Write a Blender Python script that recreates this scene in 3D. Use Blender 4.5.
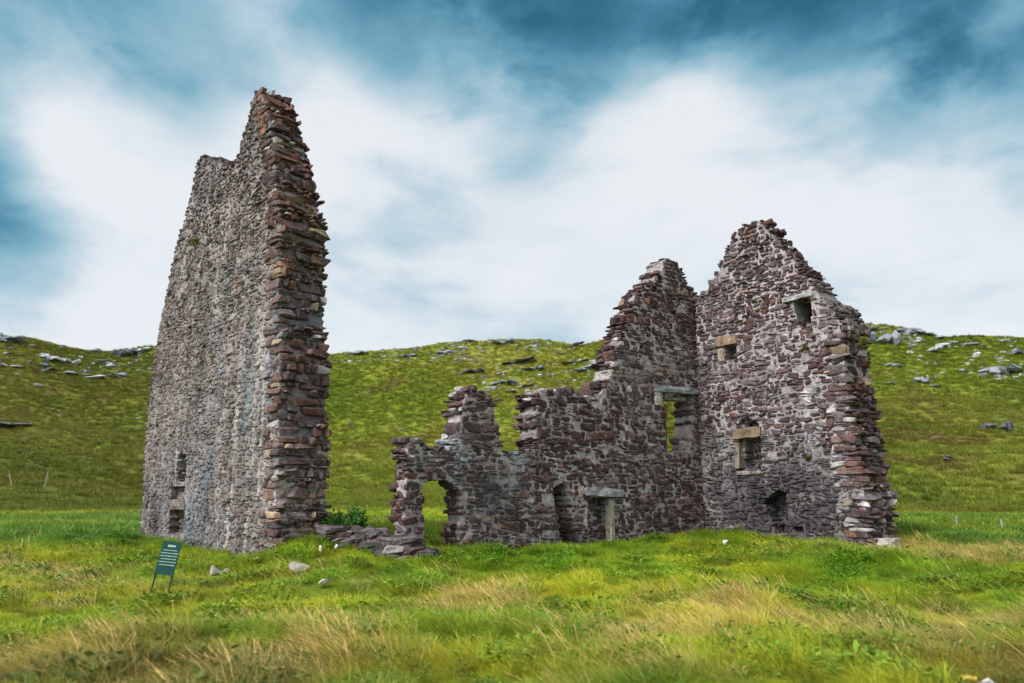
import bpy, math, random
import numpy as np
from mathutils import Vector, Matrix
random.seed(7); rng = np.random.default_rng(7)
R = math.radians
for o in list(bpy.data.objects): bpy.data.objects.remove(o)
S = bpy.context.scene
COL = S.collection

# ------------------------------------------------------------------ camera
F = 683.0; PITCH = R(12.5); EYE = 1.7
cam_d = bpy.data.cameras.new('camera'); cam = bpy.data.objects.new('camera', cam_d); COL.objects.link(cam)
cam_d.sensor_width = 36; cam_d.lens = F/1024*36; cam_d.clip_start = .1; cam_d.clip_end = 5000
cam.location = (0, 0, EYE); cam.rotation_euler = (R(90)+PITCH, 0, 0)
cam_d.dof.use_dof = True; cam_d.dof.focus_distance = 22; cam_d.dof.aperture_fstop = .9
S.camera = cam

# ------------------------------------------------------------------ world, sun, exposure
SUN = Vector((-.62, -.50, .80)).normalized()
S.view_settings.view_transform = 'Standard'; S.view_settings.look = 'None'
S.view_settings.exposure = 0.0; S.view_settings.gamma = 1

class NT:
    """tiny helper for node trees"""
    def __init__(s, t): s.t = t; s.N = t.nodes; s.L = t.links
    def n(s, typ, **k):
        o = s.N.new(typ)
        for a, v in k.items():
            if a == 'inp':
                for i, x in v.items(): s.set(o, i, x)
            else: setattr(o, a, v)
        return o
    def set(s, o, i, x):
        if isinstance(x, bpy.types.NodeSocket): s.L.new(x, o.inputs[i])
        else: o.inputs[i].default_value = x
    def math(s, op, a, b=0.0, c=0.0, clamp=False):
        o = s.n('ShaderNodeMath', operation=op, use_clamp=clamp); s.set(o, 0, a); s.set(o, 1, b)
        if op in ('MULTIPLY_ADD',): s.set(o, 2, c)
        return o.outputs[0]
    def mr(s, v, a, b, c=0., d=1., smooth=True):
        o = s.n('ShaderNodeMapRange', interpolation_type='SMOOTHSTEP' if smooth else 'LINEAR')
        s.set(o, 0, v)
        for i, x in enumerate((a, b, c, d)): s.set(o, i+1, x)
        return o.outputs[0]
    def mix(s, f, a, b, blend='MIX'):
        o = s.n('ShaderNodeMix', data_type='RGBA', blend_type=blend)
        s.set(o, 0, f); s.set(o, 6, a if isinstance(a, bpy.types.NodeSocket) else (*a, 1)); s.set(o, 7, b if isinstance(b, bpy.types.NodeSocket) else (*b, 1))
        return o.outputs[2]
    def noise(s, vec, scale, detail=4., rough=.55, dist=0.):
        o = s.n('ShaderNodeTexNoise'); s.set(o, 'Vector', vec); s.set(o, 'Scale', scale); s.set(o, 'Detail', detail); s.set(o, 'Roughness', rough); s.set(o, 'Distortion', dist)
        return o.outputs[0]
    def vmul(s, v, m):
        o = s.n('ShaderNodeVectorMath', operation='MULTIPLY'); s.set(o, 0, v); s.set(o, 1, m); return o.outputs[0]

CP, SP = math.cos(PITCH), math.sin(PITCH)
def ray(px, py):
    a = (px-512)/F; b = (341.5-py)/F
    return np.array((a, CP-b*SP, SP+b*CP))

w = bpy.data.worlds.new('World'); S.world = w; w.use_nodes = True
t = NT(w.node_tree); t.N.clear()
out = t.n('ShaderNodeOutputWorld')
sky = t.n('ShaderNodeTexSky', sky_type='NISHITA', sun_disc=False)
sky.sun_elevation = math.asin(SUN.z); sky.sun_rotation = math.atan2(SUN.x, SUN.y); sky.ozone_density = 2.
tc = t.n('ShaderNodeTexCoord').outputs['Generated']
bgA = t.n('ShaderNodeBackground'); t.set(bgA, 0, sky.outputs[0]); t.set(bgA, 1, .10)
# clouds: soft fields in sky directions, broken by noise
q = t.vmul(tc, (1., 1., 1.9))
n1 = t.noise(q, 2.2, 6, .58, .3)
n2 = t.noise(q, 5.5, 5, .55, .2)
n1c = t.math('SUBTRACT', n1, .5); n2c = t.math('SUBTRACT', n2, .5)
def blob(px, py, rad, amp):            # rad in degrees
    d = ray(px, py); d /= np.linalg.norm(d)
    dp = t.n('ShaderNodeVectorMath', operation='DOT_PRODUCT'); t.set(dp, 0, tc); t.set(dp, 1, tuple(d))
    ang = t.math('ARCCOSINE', t.math('MINIMUM', dp.outputs['Value'], .99999))
    e = t.math('MULTIPLY_ADD', n1c, .55, t.math('MULTIPLY', n2c, .16))
    e = t.math('MULTIPLY_ADD', n1c, .55, e)
    g = t.mr(t.math('ADD', ang, t.math('MULTIPLY', e, .30)), 0., R(rad), amp, 0.)
    return g
acc = None
# amount of thick dark cloud / blue gap
for b in ((-60, -70, 14, .5), (170, 12, 12, .5), (380, -40, 14, .9), (590, -45, 15, 1.1), (810, -45, 15, 1.05), (1040, -20, 10, .55), (1120, 60, 10, .25),
          (-5, 222, 8., .55), (-60, 120, 8, .2), (510, 160, 8.5, .2), (440, 75, 9, .12), (985, 150, 12, .08), (60, 150, 5, -.25), (90, 205, 5, -.2), (700, 110, 10, -.15), (320, 130, 8, -.2)):
    g = blob(*b); acc = g if acc is None else t.math('ADD', acc, g)
acc = t.math('ADD', acc, t.math('MULTIPLY', n2c, .30))
n3 = t.noise(t.vmul(tc, (1., 1., 2.2)), 3.4, 5, .52, .2)
acc = t.math('ADD', acc, t.math('MULTIPLY', n1c, .35))
acc = t.math('ADD', acc, t.mr(n3, .44, .76, 0., .30))
acc = t.math('MAXIMUM', acc, 0.)
ramp = t.n('ShaderNodeValToRGB'); t.set(ramp, 0, acc)
cr = ramp.color_ramp; cr.elements[0].position = 0.; cr.elements[0].color = (.88, .92, .95, 1)
cr.elements[1].position = 1.; cr.elements[1].color = (.028, .14, .22, 1)
for p, c in ((.13, (.78, .85, .90)), (.32, (.47, .65, .75)), (.55, (.20, .44, .57)), (.8, (.065, .235, .36))):
    e = cr.elements.new(p); e.color = (*c, 1)
# sky round the sun, behind the camera, brightened as added unseen fill light
dp = t.n('ShaderNodeVectorMath', operation='DOT_PRODUCT'); t.set(dp, 0, tc); t.set(dp, 1, tuple(SUN))
fill_halo = t.mr(dp.outputs['Value'], .45, 1., 0., 1.)
cc = t.mix(t.math('MULTIPLY', fill_halo, 1.0, clamp=True), ramp.outputs[0], (2.6, 2.55, 2.45))
bgB = t.n('ShaderNodeBackground'); t.set(bgB, 0, cc); t.set(bgB, 1, 1.0)
ms = t.n('ShaderNodeMixShader'); t.set(ms, 0, .90); t.L.new(bgA.outputs[0], ms.inputs[1]); t.L.new(bgB.outputs[0], ms.inputs[2])
t.L.new(ms.outputs[0], out.inputs[0])

sd = bpy.data.lights.new('sun', 'SUN'); sd.energy = 3.6; sd.angle = R(9); sd.color = (1, .95, .87)
so = bpy.data.objects.new('sun', sd); COL.objects.link(so)
so.rotation_euler = SUN.to_track_quat('Z', 'Y').to_euler()

# ------------------------------------------------------------------ helpers
def tag(o, label=None, cat=None, group=None, kind=None):
    for k, v in (('label', label), ('category', cat), ('group', group), ('kind', kind)):
        if v: o[k] = v
    return o
def empty(name, loc): 
    o = bpy.data.objects.new(name, None); COL.objects.link(o); o.location = loc; o.empty_display_size = .3; return o
def mesh_obj(name, V, Fc, mats, parent=None, col=None, mi=None, smooth=False):
    V = np.asarray(V, dtype=np.float32)
    me = bpy.data.meshes.new(name)
    if isinstance(Fc, tuple):         # (loop verts, loop start, loop total)
        lv, ls, lt = Fc
        me.vertices.add(len(V)); me.vertices.foreach_set('co', V.ravel())
        me.loops.add(len(lv)); me.loops.foreach_set('vertex_index', lv.astype(np.int32))
        me.polygons.add(len(ls)); me.polygons.foreach_set('loop_start', ls.astype(np.int32)); 
        me.update(calc_edges=True)
    else:
        me.from_pydata([tuple(map(float, v)) for v in V], [], Fc)
    if col is not None:
        a = me.color_attributes.new('Col', 'FLOAT_COLOR', 'POINT')
        c4 = np.ones((len(V), 4), np.float32); c4[:, :3] = col; a.data.foreach_set('color', c4.ravel())
    for m in (mats if isinstance(mats, (list, tuple)) else [mats]): me.materials.append(m)
    if mi is not None: me.polygons.foreach_set('material_index', np.asarray(mi, np.int32))
    me.polygons.foreach_set('use_smooth', np.full(len(me.polygons), smooth))
    me.validate(); me.update()
    o = bpy.data.objects.new(name, me); COL.objects.link(o)
    if parent: 
        o.parent = parent
        p = parent; off = Vector()
        while p: off += p.location; p = p.parent
        o.data.transform(Matrix.Translation(-off)) 
    return o

_h = np.random.default_rng(3).random((256, 256)).astype(np.float64)
def vnoise(x, y):
    xi = np.floor(x).astype(int); yi = np.floor(y).astype(int); fx = x-xi; fy = y-yi
    fx = fx*fx*(3-2*fx); fy = fy*fy*(3-2*fy)
    g = lambda i, j: _h[i & 255, j & 255]
    return (g(xi, yi)*(1-fx)+g(xi+1, yi)*fx)*(1-fy)+(g(xi, yi+1)*(1-fx)+g(xi+1, yi+1)*fx)*fy
def fbm(x, y, o=4, g=.5):
    s = 0; a = 1; tot = 0
    for k in range(o):
        s = s+a*vnoise(x*2**k+17.3*k, y*2**k+9.1*k); tot += a; a *= g
    return s/tot-.5
def sstep(a, b, x): 
    q = np.clip((x-a)/(b-a), 0, 1); return q*q*(3-2*q)
def in_poly(P, x, y):
    x = np.asarray(x, float); y = np.asarray(y, float); r = np.zeros(x.shape, bool); n = len(P)
    for i in range(n):
        x1, y1 = P[i]; x2, y2 = P[(i+1) % n]
        if y1 == y2: continue
        c = ((y1 > y) != (y2 > y)) & (x < (x2-x1)*(y-y1)/(y2-y1)+x1); r ^= c
    return r
def d_poly(P, x, y, skip_floor=True):
    d = np.full(np.shape(x), 1e9); n = len(P)
    for i in range(n):
        a = np.array(P[i]); b = np.array(P[(i+1) % n])
        ab = b-a; L = ab@ab
        if L < 1e-9: continue
        q = np.clip(((x-a[0])*ab[0]+(y-a[1])*ab[1])/L, 0, 1)
        d = np.minimum(d, np.hypot(x-a[0]-q*ab[0], y-a[1]-q*ab[1]))
    return d

# ------------------------------------------------------------------ materials
def new_mat(name):
    m = bpy.data.materials.new(name); m.use_nodes = True; n = NT(m.node_tree); n.N.clear()
    o = n.n('ShaderNodeOutputMaterial'); b = n.n('ShaderNodeBsdfPrincipled'); n.L.new(b.outputs[0], o.inputs[0])
    n.set(b, 'Roughness', .92); n.set(b, 'Specular IOR Level', .25)
    return m, n, b
def stone_mat(name, speck=.35, gain=.82):
    m, n, b = new_mat(name)
    pos = n.n('ShaderNodeNewGeometry').outputs['Position']
    c = n.n('ShaderNodeAttribute', attribute_name='Col').outputs['Color']
    a = n.noise(pos, 5., 6, .7); a2 = n.noise(pos, 26., 4, .6)
    v = n.math('MULTIPLY', n.mr(a, .3, .7, .62, 1.38), n.mr(a2, .25, .75, .72, 1.28))
    c1 = n.n('ShaderNodeVectorMath', operation='SCALE'); n.set(c1, 0, c); n.set(c1, 3, n.math('MULTIPLY', v, gain))
    # pale lichen crust and dark algae, blotches with a shape of their own
    l = n.noise(pos, 14., 7, .72, .4)
    l2 = n.noise(pos, 1.1, 4, .6)
    lm = n.math('MULTIPLY', n.mr(l, .54, .66), n.mr(l2, .35, .65, .1, 1.))
    c2 = n.mix(n.math('MULTIPLY', lm, speck), c1.outputs[0], (.50, .47, .47))
    d = n.noise(pos, 2.6, 6, .7, .5)
    c3 = n.mix(n.mr(d, .56, .70, 0., .55), c2, (.030, .024, .026))
    n.set(b, 'Base Color', c3)
    bp = n.n('ShaderNodeBump'); n.set(bp, 'Strength', .8); n.set(bp, 'Distance', .03)
    n.set(bp, 'Height', n.math('ADD', a2, l)); n.L.new(bp.outputs[0], b.inputs['Normal'])
    return m
M_stone = stone_mat('sandstone', .55)
M_mortar = stone_mat('lime_mortar', .4)
M_slab = stone_mat('dressed_stone', .30, 1.)
def rock_mat():
    m, n, b = new_mat('lichen_rock')
    pos = n.n('ShaderNodeNewGeometry').outputs['Position']
    c = n.n('ShaderNodeAttribute', attribute_name='Col').outputs['Color']
    a = n.noise(pos, 1.3, 7, .7); l = n.noise(pos, 4., 6, .7, .3)
    v = n.mr(a, .3, .7, .6, 1.4)
    c1 = n.n('ShaderNodeVectorMath', operation='SCALE'); n.set(c1, 0, c); n.set(c1, 3, v)
    c2 = n.mix(n.mr(l, .58, .66, 0, .5), c1.outputs[0], (.06, .07, .03))
    n.set(b, 'Base Color', c2)
    bp = n.n('ShaderNodeBump'); n.set(bp, 'Strength', .8); n.set(bp, 'Distance', .15); n.set(bp, 'Height', l); n.L.new(bp.outputs[0], b.inputs['Normal'])
    return m
M_rock = rock_mat()
def leaf_mat(name, instancer):
    m, n, b = new_mat(name)
    c = n.n('ShaderNodeAttribute', attribute_name='col' if instancer else 'Col')
    if instancer: c.attribute_type = 'INSTANCER'
    c = c.outputs['Color']
    if instancer:
        tipc = n.n('ShaderNodeAttribute', attribute_name='Col').outputs['Color']
        c = n.mix(1., c, tipc, 'MULTIPLY')
        r = n.n('ShaderNodeObjectInfo').outputs['Random']
        hs = n.n('ShaderNodeHueSaturation'); n.set(hs, 'Color', c); n.set(hs, 'Value', n.mr(r, 0, 1, .8, 1.2, False)); n.set(hs, 'Hue', n.mr(r, 0, 1, .49, .51, False)); c = hs.outputs[0]
    n.set(b, 'Base Color', c); n.set(b, 'Roughness', .6)
    tr = n.n('ShaderNodeBsdfTranslucent'); n.set(tr, 0, c)
    mx = n.n('ShaderNodeMixShader'); n.set(mx, 0, .35); n.L.new(b.outputs[0], mx.inputs[1]); n.L.new(tr.outputs[0], mx.inputs[2])
    o = [x for x in n.N if x.type == 'OUTPUT_MATERIAL'][0]; n.L.new(mx.outputs[0], o.inputs[0])
    return m
M_blade = leaf_mat('grass_blade', True)
M_leaf = leaf_mat('leaf', False)
def plain(name, c, rough=.6, metal=0.):
    m, n, b = new_mat(name)
    pos = n.n('ShaderNodeNewGeometry').outputs['Position']
    v = n.noise(pos, 9., 5, .6)
    n.set(b, 'Base Color', n.mix(n.mr(v, .35, .7, 0, .5), c, tuple(x*.6 for x in c)))
    n.set(b, 'Roughness', rough); n.set(b, 'Metallic', metal); return m

# ------------------------------------------------------------------ ground and hills
SKYL = [(-400, 335), (-150, 330), (0, 336), (30, 338), (60, 345), (95, 352), (125, 350), (150, 346), (240, 349), (330, 353), (380, 350), (420, 346), (455, 341), (500, 339), (540, 338), (560, 342), (578, 344), (600, 340), (660, 336), (740, 330), (800, 324), (860, 322), (885, 324), (915, 330), (940, 336), (975, 335), (1024, 337), (1200, 345), (1500, 350)]
_az = []; _te = []
for px, py in SKYL:
    d = ray(px, py); _az.append(math.atan2(d[0], d[1])); _te.append(d[2]/math.hypot(d[0], d[1]))
R0, R1 = 40., 190.
def height(x, y):
    x = np.asarray(x, float); y = np.asarray(y, float)
    r = np.hypot(x, y); az = np.arctan2(x, y)
    E = np.interp(az, _az, _te); E = E*(1-sstep(1.1, 2.0, np.abs(az)))+.03*sstep(1.1, 2.0, np.abs(az))
    g = -.16+.22*fbm(x*.55, y*.55, 3)*2+.30*fbm(x*.16+5, y*.16, 2)*2*sstep(3, 8, r)
    for cx, cy, h, sx, sy in ((-4.0, 19.6, .50, 2.2, 1.6), (8.9, 20.1, .42, 1.0, .8), (11.6, 21.4, -.12, 1.2, .9), (4.6, 22.6, .22, 2.0, 1.2), (.2, 20.6, .25, 1.8, 1.2), (-9., 22.5, .10, 4, 2), (-7.5, 13.2, -.12, 2., .8), (-5, 10.5, -.15, 4., .5)):
        g = g+h*np.exp(-((x-cx)/sx)**2-((y-cy)/sy)**2)
    plain_z = g+.40*sstep(22, 40, r)
    u = (r-R0)/(R1-R0); uc = np.clip(u, 0, 1)
    te0 = (.28-EYE)/R0
    p = uc**1.12*(1-.12*np.sin(math.pi*uc))
    te = te0+(E-te0)*p-np.clip(u-1, 0, None)*.03
    hill = EYE+r*te
    amp = 6.8*np.sin(math.pi*uc)**1.0*sstep(0, .25, uc)+.9*uc
    hill = hill+amp*fbm(x/30., y/30., 3)*1.3+.9*sstep(0, .1, uc)*fbm(x/7., y/7., 3)+.35*sstep(0, .06, uc)*fbm(x/1.8, y/1.8, 2)
    rx = np.interp(y, [70, 95, 125, 160], [-8, 2, 11, 17]); hill = hill+2.4*np.exp(-((y-120)/34.)**2)*sstep(-6, 5, x-rx)*(1-sstep(8, 40, x-rx))
    k = sstep(34, 46, r)
    return plain_z*(1-k)+hill*k
def hz(x, y): return float(height(np.array([x]), np.array([y]))[0])
def hit(px, py, rmin=4., rmax=260.):
    d = ray(px, py); L = math.hypot(d[0], d[1]); d = d/L
    rr = np.concatenate([np.linspace(rmin, 45, 600), np.linspace(45, rmax, 1500)])
    z = EYE+rr*d[2]; h = height(rr*d[0], rr*d[1]); i = np.where(z < h)[0]
    if len(i) == 0: return None
    r_ = rr[i[0]]; return np.array((r_*d[0], r_*d[1], h[i[0]]))
def proj(x, y, z):
    x = np.asarray(x, float); y = np.asarray(y, float); z = np.asarray(z, float)-EYE
    fy = y*CP+z*SP; fz = -y*SP+z*CP
    fy = np.where(fy < .1, .1, fy)
    return 512+F*x/fy, 341.5-F*fz/fy

# colours of what grows where
G_FRESH = np.array((.195, .310, .018)); G_YEL = np.array((.39, .42, .030)); G_DARK = np.array((.060, .125, .016))
G_BLOND = np.array((.58, .46, .19)); G_BROWN = np.array((.17, .11, .045)); G_LUSH = np.array((.095, .20, .035)); G_OLIVE = np.array((.120, .130, .018))
def lerp(a, b, k): return a*(1-k[..., None])+b*k[..., None]
def veg(x, y):
    """species colour (left hills darkened as a painted vignette) and amount of blond stems at a place on the ground"""
    r = np.hypot(x, y); az = np.arctan2(x, y)
    n1 = fbm(x*.33+3, y*.5+8, 4)*2; n2 = fbm(x*.9+31, y*.9+2, 3)*2; n3 = fbm(x*.15+50, y*.25+11, 3)*2
    c = lerp(np.broadcast_to(G_FRESH, x.shape+(3,)), G_YEL, sstep(-.25, .5, n1))
    n4 = fbm(x*2.1+31, y*2.1+2, 3)*2; c = lerp(c, G_DARK, np.maximum(sstep(.05, .5, n2)*.55, sstep(.08, .45, n4)*.6)); c = c*(1+.35*fbm(x*1.3+71, y*1.3, 3)*2)[..., None]
    bl = sstep(.10, .7, n3+.3*n2)*.8
    # seed-head drifts in the foreground
    for cx, cy, sx, sy, a in ((1.6, 9.6, 1.3, 1.3, .75), (4.9, 9.8, 1.7, 1.2, .9), (3.4, 11.5, 1.2, 1.6, .7), (-2.6, 8.9, 1.5, 1.5, .45), (-4.8, 8., 1.6, 1., .3), (-.4, 13.2, 1.2, 1.6, .6), (15., 21., 4., 2.2, 1.), (-3.6, 15.5, 1.6, 1.2, .5), (-7.5, 15, 2, 1.4, .4), (7.2, 11.2, 1.6, .9, .7)):
        bl = np.maximum(bl, a*np.exp(-((x-cx)/sx)**2-((y-cy)/sy)**2)*sstep(-.5, .3, n2+n1))
    nearL = np.clip(np.exp(-((x+4.)/3.2)**2-((y-7.2)/1.7)**2)+np.exp(-((x-5.6)/1.8)**2-((y-7.4)/1.5)**2), 0, 1)
    c = lerp(c, G_BROWN*1.15, nearL*.7)
    # lush band of rushes and nettles beyond the ruin
    band = sstep(25, 29, r)*(1-sstep(44, 47, r))*sstep(.32, .42, np.abs(az-.02))
    c = lerp(c, G_LUSH, band*(.85-.3*sstep(-.2, .3, n1))); bl = bl*(1-band*.8)
    far = sstep(44, 52, r)
    h1 = fbm(x/26.+7, y/26., 4)*2; h2 = fbm(x/7.+1, y/7., 4)*2; h3 = fbm(x/60.+1, y/60.+40, 3)*2
    hc = lerp(np.broadcast_to(G_OLIVE*1.15, x.shape+(3,)), (G_YEL*.50+np.array((.01, 0, .026))), sstep(-.2, .45, h1))
    hc = lerp(hc, G_FRESH*.62, sstep(0, .5, h3)*.6)
    hc = lerp(hc, G_BROWN*.75, sstep(.2, .55, h2)*.55)
    h4 = fbm(x/2.2+9, y/3.2, 3)*2; hc = lerp(hc, G_DARK*.9, np.maximum(sstep(.15, .5, -h2)*.45, sstep(.1, .5, -h1)*.5)); hc = hc*0.96*(1+.14*h4)[..., None]; hc = lerp(hc, G_YEL*1.0, sstep(.9, .0, np.abs(az+.0)*2.2)*.10); hc = lerp(hc, G_OLIVE*.8, sstep(.30, .55, -az)*.45)  # hills lifted mid-view and darkened at left: vignette put into the colour
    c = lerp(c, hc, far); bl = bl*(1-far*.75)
    return c, np.clip(bl, 0, 1)

def make_ground():
    az = np.concatenate([np.linspace(-math.pi, -.9, 40)[:-1], np.linspace(-.9, .9, 620), np.linspace(.9, math.pi, 40)[1:]])
    rr = np.concatenate([np.linspace(.0, 5, 14)[1:], np.linspace(5, 30, 190)[1:], np.linspace(30, 60, 110)[1:], np.linspace(60, 200, 300)[1:], np.linspace(200, 900, 30)[1:]])
    A, Rr = np.meshgrid(az, rr); X = Rr*np.sin(A); Y = Rr*np.cos(A); Z = height(X, Y)
    n, m = X.shape
    V = np.stack([X, Y, Z], -1).reshape(-1, 3)
    i = np.arange(n-1)[:, None]*m+np.arange(m-1)[None]; i = i.ravel()
    q = np.stack([i, i+1, i+m+1, i+m], 1)[:, ::-1]
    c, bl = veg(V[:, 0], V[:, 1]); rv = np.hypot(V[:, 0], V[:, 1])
    c = lerp(c, G_BLOND*.6, bl*.35)
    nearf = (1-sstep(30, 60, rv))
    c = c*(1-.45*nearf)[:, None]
    m_, nn, b = new_mat('turf')
    pos = nn.n('ShaderNodeNewGeometry').outputs['Position']
    cc = nn.n('ShaderNodeAttribute', attribute_name='Col').outputs['Color']
    a = nn.noise(pos, .9, 8, .72); a2 = nn.noise(pos, 5., 5, .7); a3 = nn.noise(pos, .12, 5, .6, .6)
    v = nn.math('MULTIPLY', nn.mr(a, .3, .7, .62, 1.38), nn.mr(a2, .25, .75, .75, 1.25))
    s1 = nn.n('ShaderNodeVectorMath', operation='SCALE'); nn.set(s1, 0, cc); nn.set(s1, 3, v)
    c1 = nn.mix(nn.mr(a3, .55, .70, 0, .25), s1.outputs[0], (.13, .085, .03))
    nn.set(b, 'Base Color', c1); nn.set(b, 'Specular IOR Level', .1)
    bp = nn.n('ShaderNodeBump'); nn.set(bp, 'Strength', 1.); nn.set(bp, 'Distance', .35); nn.set(bp, 'Height', nn.math('ADD', a, nn.math('MULTIPLY', a2, .5)))
    nn.L.new(bp.outputs[0], b.inputs['Normal'])
    ls = np.arange(len(q))*4
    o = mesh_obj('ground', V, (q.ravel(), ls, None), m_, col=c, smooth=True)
    tag(o, 'grassy ground rising to green hills', None, None, 'structure')
make_ground()

# ------------------------------------------------------------------ stones
def chamfer_template(c=.32):
    V = []; 
    for sx in (-1, 1):
        for sy in (-1, 1):
            for sz in (-1, 1):
                s = (sx, sy, sz)
                for ax in range(3):
                    v = [k*(1-c) for k in s]; v[ax] = s[ax]; V.append(v)
    V = np.array(V); idx = lambda sx, sy, sz, ax: (((sx > 0)*2+(sy > 0))*2+(sz > 0))*3+ax
    Fs = []
    for ax in range(3):
        for s in (-1, 1):
            o = [k for k in range(3) if k != ax]; loop = []
            for a, b in ((-1, -1), (1, -1), (1, 1), (-1, 1)):
                sg = [0, 0, 0]; sg[ax] = s; sg[o[0]] = a; sg[o[1]] = b; loop.append(idx(*sg, ax))
            Fs.append(loop)
    for e in range(3):                # edges parallel to axis e
        o = [k for k in range(3) if k != e]
        for a in (-1, 1):
            for b in (-1, 1):
                s0 = [0]*3; s1 = [0]*3; s0[e] = -1; s1[e] = 1
                for s_ in (s0, s1): s_[o[0]] = a; s_[o[1]] = b
                Fs.append([idx(*s0, o[0]), idx(*s1, o[0]), idx(*s1, o[1]), idx(*s0, o[1])])
    for sx in (-1, 1):
        for sy in (-1, 1):
            for sz in (-1, 1): Fs.append([idx(sx, sy, sz, k) for k in range(3)])
    out = []
    for f in Fs:                      # outward winding
        P = V[f]; nrm = np.cross(P[1]-P[0], P[2]-P[0]); out.append(f if nrm@P.mean(0) > 0 else f[::-1])
    return V, out
TV, TF = chamfer_template()
T_lv = np.concatenate([np.array(f) for f in TF]); T_lt = np.array([len(f) for f in TF]); T_ls = np.concatenate([[0], np.cumsum(T_lt)[:-1]])
def stones_mesh(C, Sz, rot=None, jit=.14, rg=rng):
    """C centres (n,3) in local axes, Sz full sizes; returns verts and loops for chamfered irregular blocks"""
    n = len(C)
    cj = rg.uniform(-1, 1, (n, 8, 3))*jit                    # corner jitter
    v = TV[None]*1.0+np.repeat(cj, 3, axis=1)*1.6
    ch = rg.uniform(.0, .22, (n, 1, 1)); v = v/np.maximum(1, 1)*(1-ch*(np.abs(TV)[None].sum(-1, keepdims=True) > 2.7)*.3)
    v = v*Sz[:, None, :]/2
    if rot is not None:
        c, s = np.cos(rot)[:, None], np.sin(rot)[:, None]
        x = v[..., 0]*c-v[..., 2]*s; z = v[..., 0]*s+v[..., 2]*c; v = np.stack([x, v[..., 1], z], -1)
    v = v+C[:, None, :]
    lv = (T_lv[None]+np.arange(n)[:, None]*24).ravel(); ls = (T_ls[None]+np.arange(n)[:, None]*len(T_lv)).ravel()
    return v.reshape(-1, 3), lv, ls

PAL = np.array([(.085, .046, .050), (.115, .062, .062), (.065, .042, .048), (.15, .075, .062), (.23, .105, .070), (.145, .125, .135), (.095, .075, .085), (.34, .25, .165), (.44, .42, .42)])
def pick(n, wts, rg=rng):
    wts = np.array(wts, float); k = rg.choice(len(PAL), n, p=wts/wts.sum())
    return PAL[k]*rg.uniform(.72, 1.3, (n, 1))

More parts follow.
